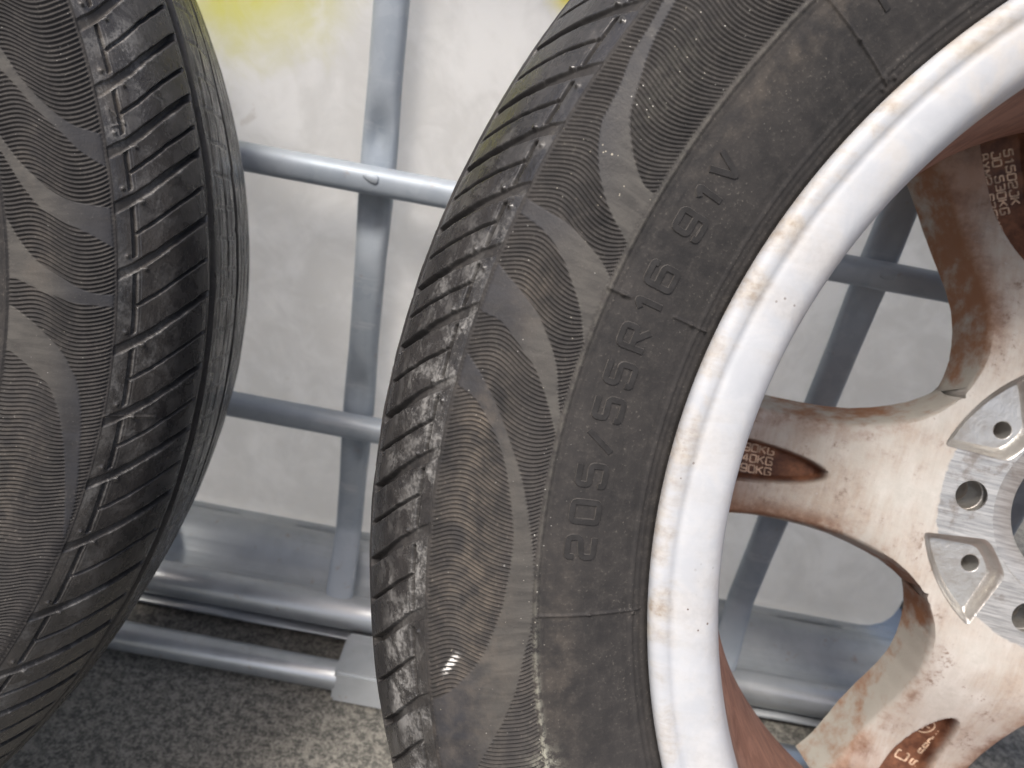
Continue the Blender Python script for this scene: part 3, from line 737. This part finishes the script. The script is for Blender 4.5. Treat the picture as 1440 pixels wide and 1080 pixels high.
def build_rim_meshes():
    d = {}
    d['rim'] = lathe('rim', catmull(RIM, 4), ML, 288)
    d['back'] = lathe('rim_outside', RIM_OUT, MDK, 128)
    lug = [circ(.0074, 40, pol(.0556, a)) for a in LUG]
    small = [circ(.0041, 28, pol(.0568, a+36)) for a in LUG]
    kt = [kite(a+36) for a in LUG]
    d['hub'] = curve_plate('hub', [circ(.0822, 200), circ(.0445, 120)]+lug+kt, YH-.0012, YH, 0.0, MH)
    d['pocket'] = curve_plate('hub_pocket_floor', [circ(.0810, 160), circ(.034, 120)]+lug+small, YH-.020, YH-.0056, .0006, MC)
    d['kwall'] = kite_walls()
    d['bore'] = lathe('centre_bore', [(.0452, YH-.0012), (.0438, YH-.0030), (.0430, YH-.0034), (.0350, YH-.0034), (.0338, YH-.005), (.0335, YH-.04)], MH, 160)
    d['backplate'] = curve_plate('hub_back', [circ(.0825, 160), circ(.034, 120)]+lug, YH-.036, YH-.0205, .001, MS)
    return d
RM = build_rim_meshes()
for k in ('hub', 'pocket', 'backplate'):
    for p in RM[k].polygons: p.use_smooth = abs(p.normal.z) < .9

o_ax = {}
def build_wheel(w, n, c, label, ground_group):
    n = np.array(n)/np.linalg.norm(n); yv = np.array([0, 0, 1.0])-n[2]*n; yv /= np.linalg.norm(yv); xv = np.cross(yv, n)
    R = Matrix(((xv[0], yv[0], n[0]), (xv[1], yv[1], n[1]), (xv[2], yv[2], n[2])))
    C = Vector((c[0], c[1], c[2]+H))
    base_local = Vector((0, -.3165, -.059)); base = C+R @ base_local
    root = link(bpy.data.objects.new('car_wheel', None)); root.matrix_world = Matrix.Translation(base) @ R.to_4x4()
    tag(root, label, 'wheel', ground_group)
    off = -base_local
    ty = build_tyre(w, root, off)
    def part(name, key, rz=0.0, parent=root):
        o = link(bpy.data.objects.new(name, RM[key]), parent); o.location = off if parent is root else (0, 0, 0); o.rotation_euler.z = rz; return o
    rim = part('rim', 'rim'); part('rim_outside', 'back', 0, rim)
    ax = SPOKE_AX if w == 'R' else [a+20 for a in SPOKE_AX]
    sp = []
    for a in ax:
        o = link(bpy.data.objects.new('spoke', spoke_mesh(a)), root); o.location = off; sp.append(o); o_ax[o.name] = radians(a)
    rot = 0 if w == 'R' else radians(20)
    hub = part('hub', 'hub', rot); part('pocket_floor', 'pocket', 0, hub); [part('pocket_wall', 'kwall', radians(72*i), hub) for i in range(5)]; part('centre_bore', 'bore', 0, hub); part('hub_back', 'backplate', 0, hub)
    return root, ty, rim, sp, hub

WR = build_wheel('R', (-0.08268, -0.92031, 0.38235), (0.2773, 0.26519, -0.16013),
    'wheel with rust-stained white alloy rim, its open spokes showing the cage behind', 'wheels leaning on the cage')
WL = build_wheel('L', (0.25945, -0.90601, 0.33441), (-0.44637, 0.25605, -0.15311),
    'black tyre turned to show its worn tread, leaning beside the rust-stained white wheel', 'wheels leaning on the cage')

for ch, p in zip('205/55R16', (186.7, 184.1, 181.4, 178.9, 176.5, 173.9, 171.2, 168.75, 166.6)): sidewall_letter(ch, p, WR[1])
for ch, p in zip('91V', (162.6, 160.35, 158.15)): sidewall_letter(ch, p, WR[1])
sidewall_letter('M', 142.9, WR[1])

# casting numbers inside the spoke pockets
def cast_line(spoke, text, r0, t0, size, swid, up=1, along='radial', r_step=None):
    V = []
    for i, ch in enumerate(text):
        if ch == ' ': continue
        adv = i*size*1.36
        def mp(x, y, h):
            # text runs towards the hub, letter tops towards +tangent*up
            r = r0-(adv+x)/1000*1.0; t = t0-y/1000
            an = t/r+o_ax[spoke.name]; return (r*cos(an), r*sin(an), float(face_y(r))-.0090+h/1000)
        me = ribbon(GLYPH[ch], size, swid, .55, mp, 'cast_digit', (MCT, MCT), taper=.15)
        link(bpy.data.objects.new('cast_digit', me), spoke)
for k, tx in enumerate(('690KG', '640KG', '690KG')):
    cast_line(WR[3][0], tx, .1608, (-.0038, .0018, .0074)[k], 2.9, .6)
for k, tx in enumerate(('BXM2 676KG', 'J0 530KG', '51502JK')):
    cast_line(WR[3][1], tx, .182, (.0098, .0040, -.0020)[k], 3.0, .7)
for k, tx in enumerate(('S 560KG', 'C')):
    cast_line(WR[3][2], tx, .158, (.0095, .0030)[k], 3.0 if k == 0 else 4.6, .7)
# round casting stamp
def ring_mark(spoke, r, t, rad):
    pts = [(rad*cos(a), rad*sin(a)) for a in np.linspace(0, 2*pi, 24, endpoint=False)]
    def mp(x, y, h):
        R_ = r-x/1000; an = (t+y/1000)/R_+o_ax[spoke.name]; return (R_*cos(an), R_*sin(an), float(face_y(R_))-.0090+h/1000)
    me = ribbon([([(p[0], p[1]) for p in pts], True), ([(-rad*.6, 0), (rad*.6, 0)], False), ([(0, -rad*.6), (0, rad*.6)], False)], 1.0, .6, .55, mp, 'cast_stamp', (MCT, MCT), .15, .05)
    link(bpy.data.objects.new('cast_stamp', me), spoke)
ring_mark(WR[3][2], .1335, -.0020, 4.6)
# stick-on balance weights on the inside of the barrel
bm = bmesh.new(); bmesh.ops.create_cube(bm, size=1)
for v in bm.verts: v.co = Vector((v.co.x*.005, v.co.y*.016, v.co.z*.018))
bmesh.ops.bevel(bm, geom=bm.edges[:], offset=.0012, segments=2, affect='EDGES')
wme = bpy.data.meshes.new('balance_weight'); bm.to_mesh(wme); bm.free(); wme.materials.append(MDK)
for k in range(3):
    o = link(bpy.data.objects.new('balance_weight', wme), WR[2]); a = radians(121.5-5.6*k); o.location = (.1765*cos(a), .1765*sin(a), .016); o.rotation_euler.z = a
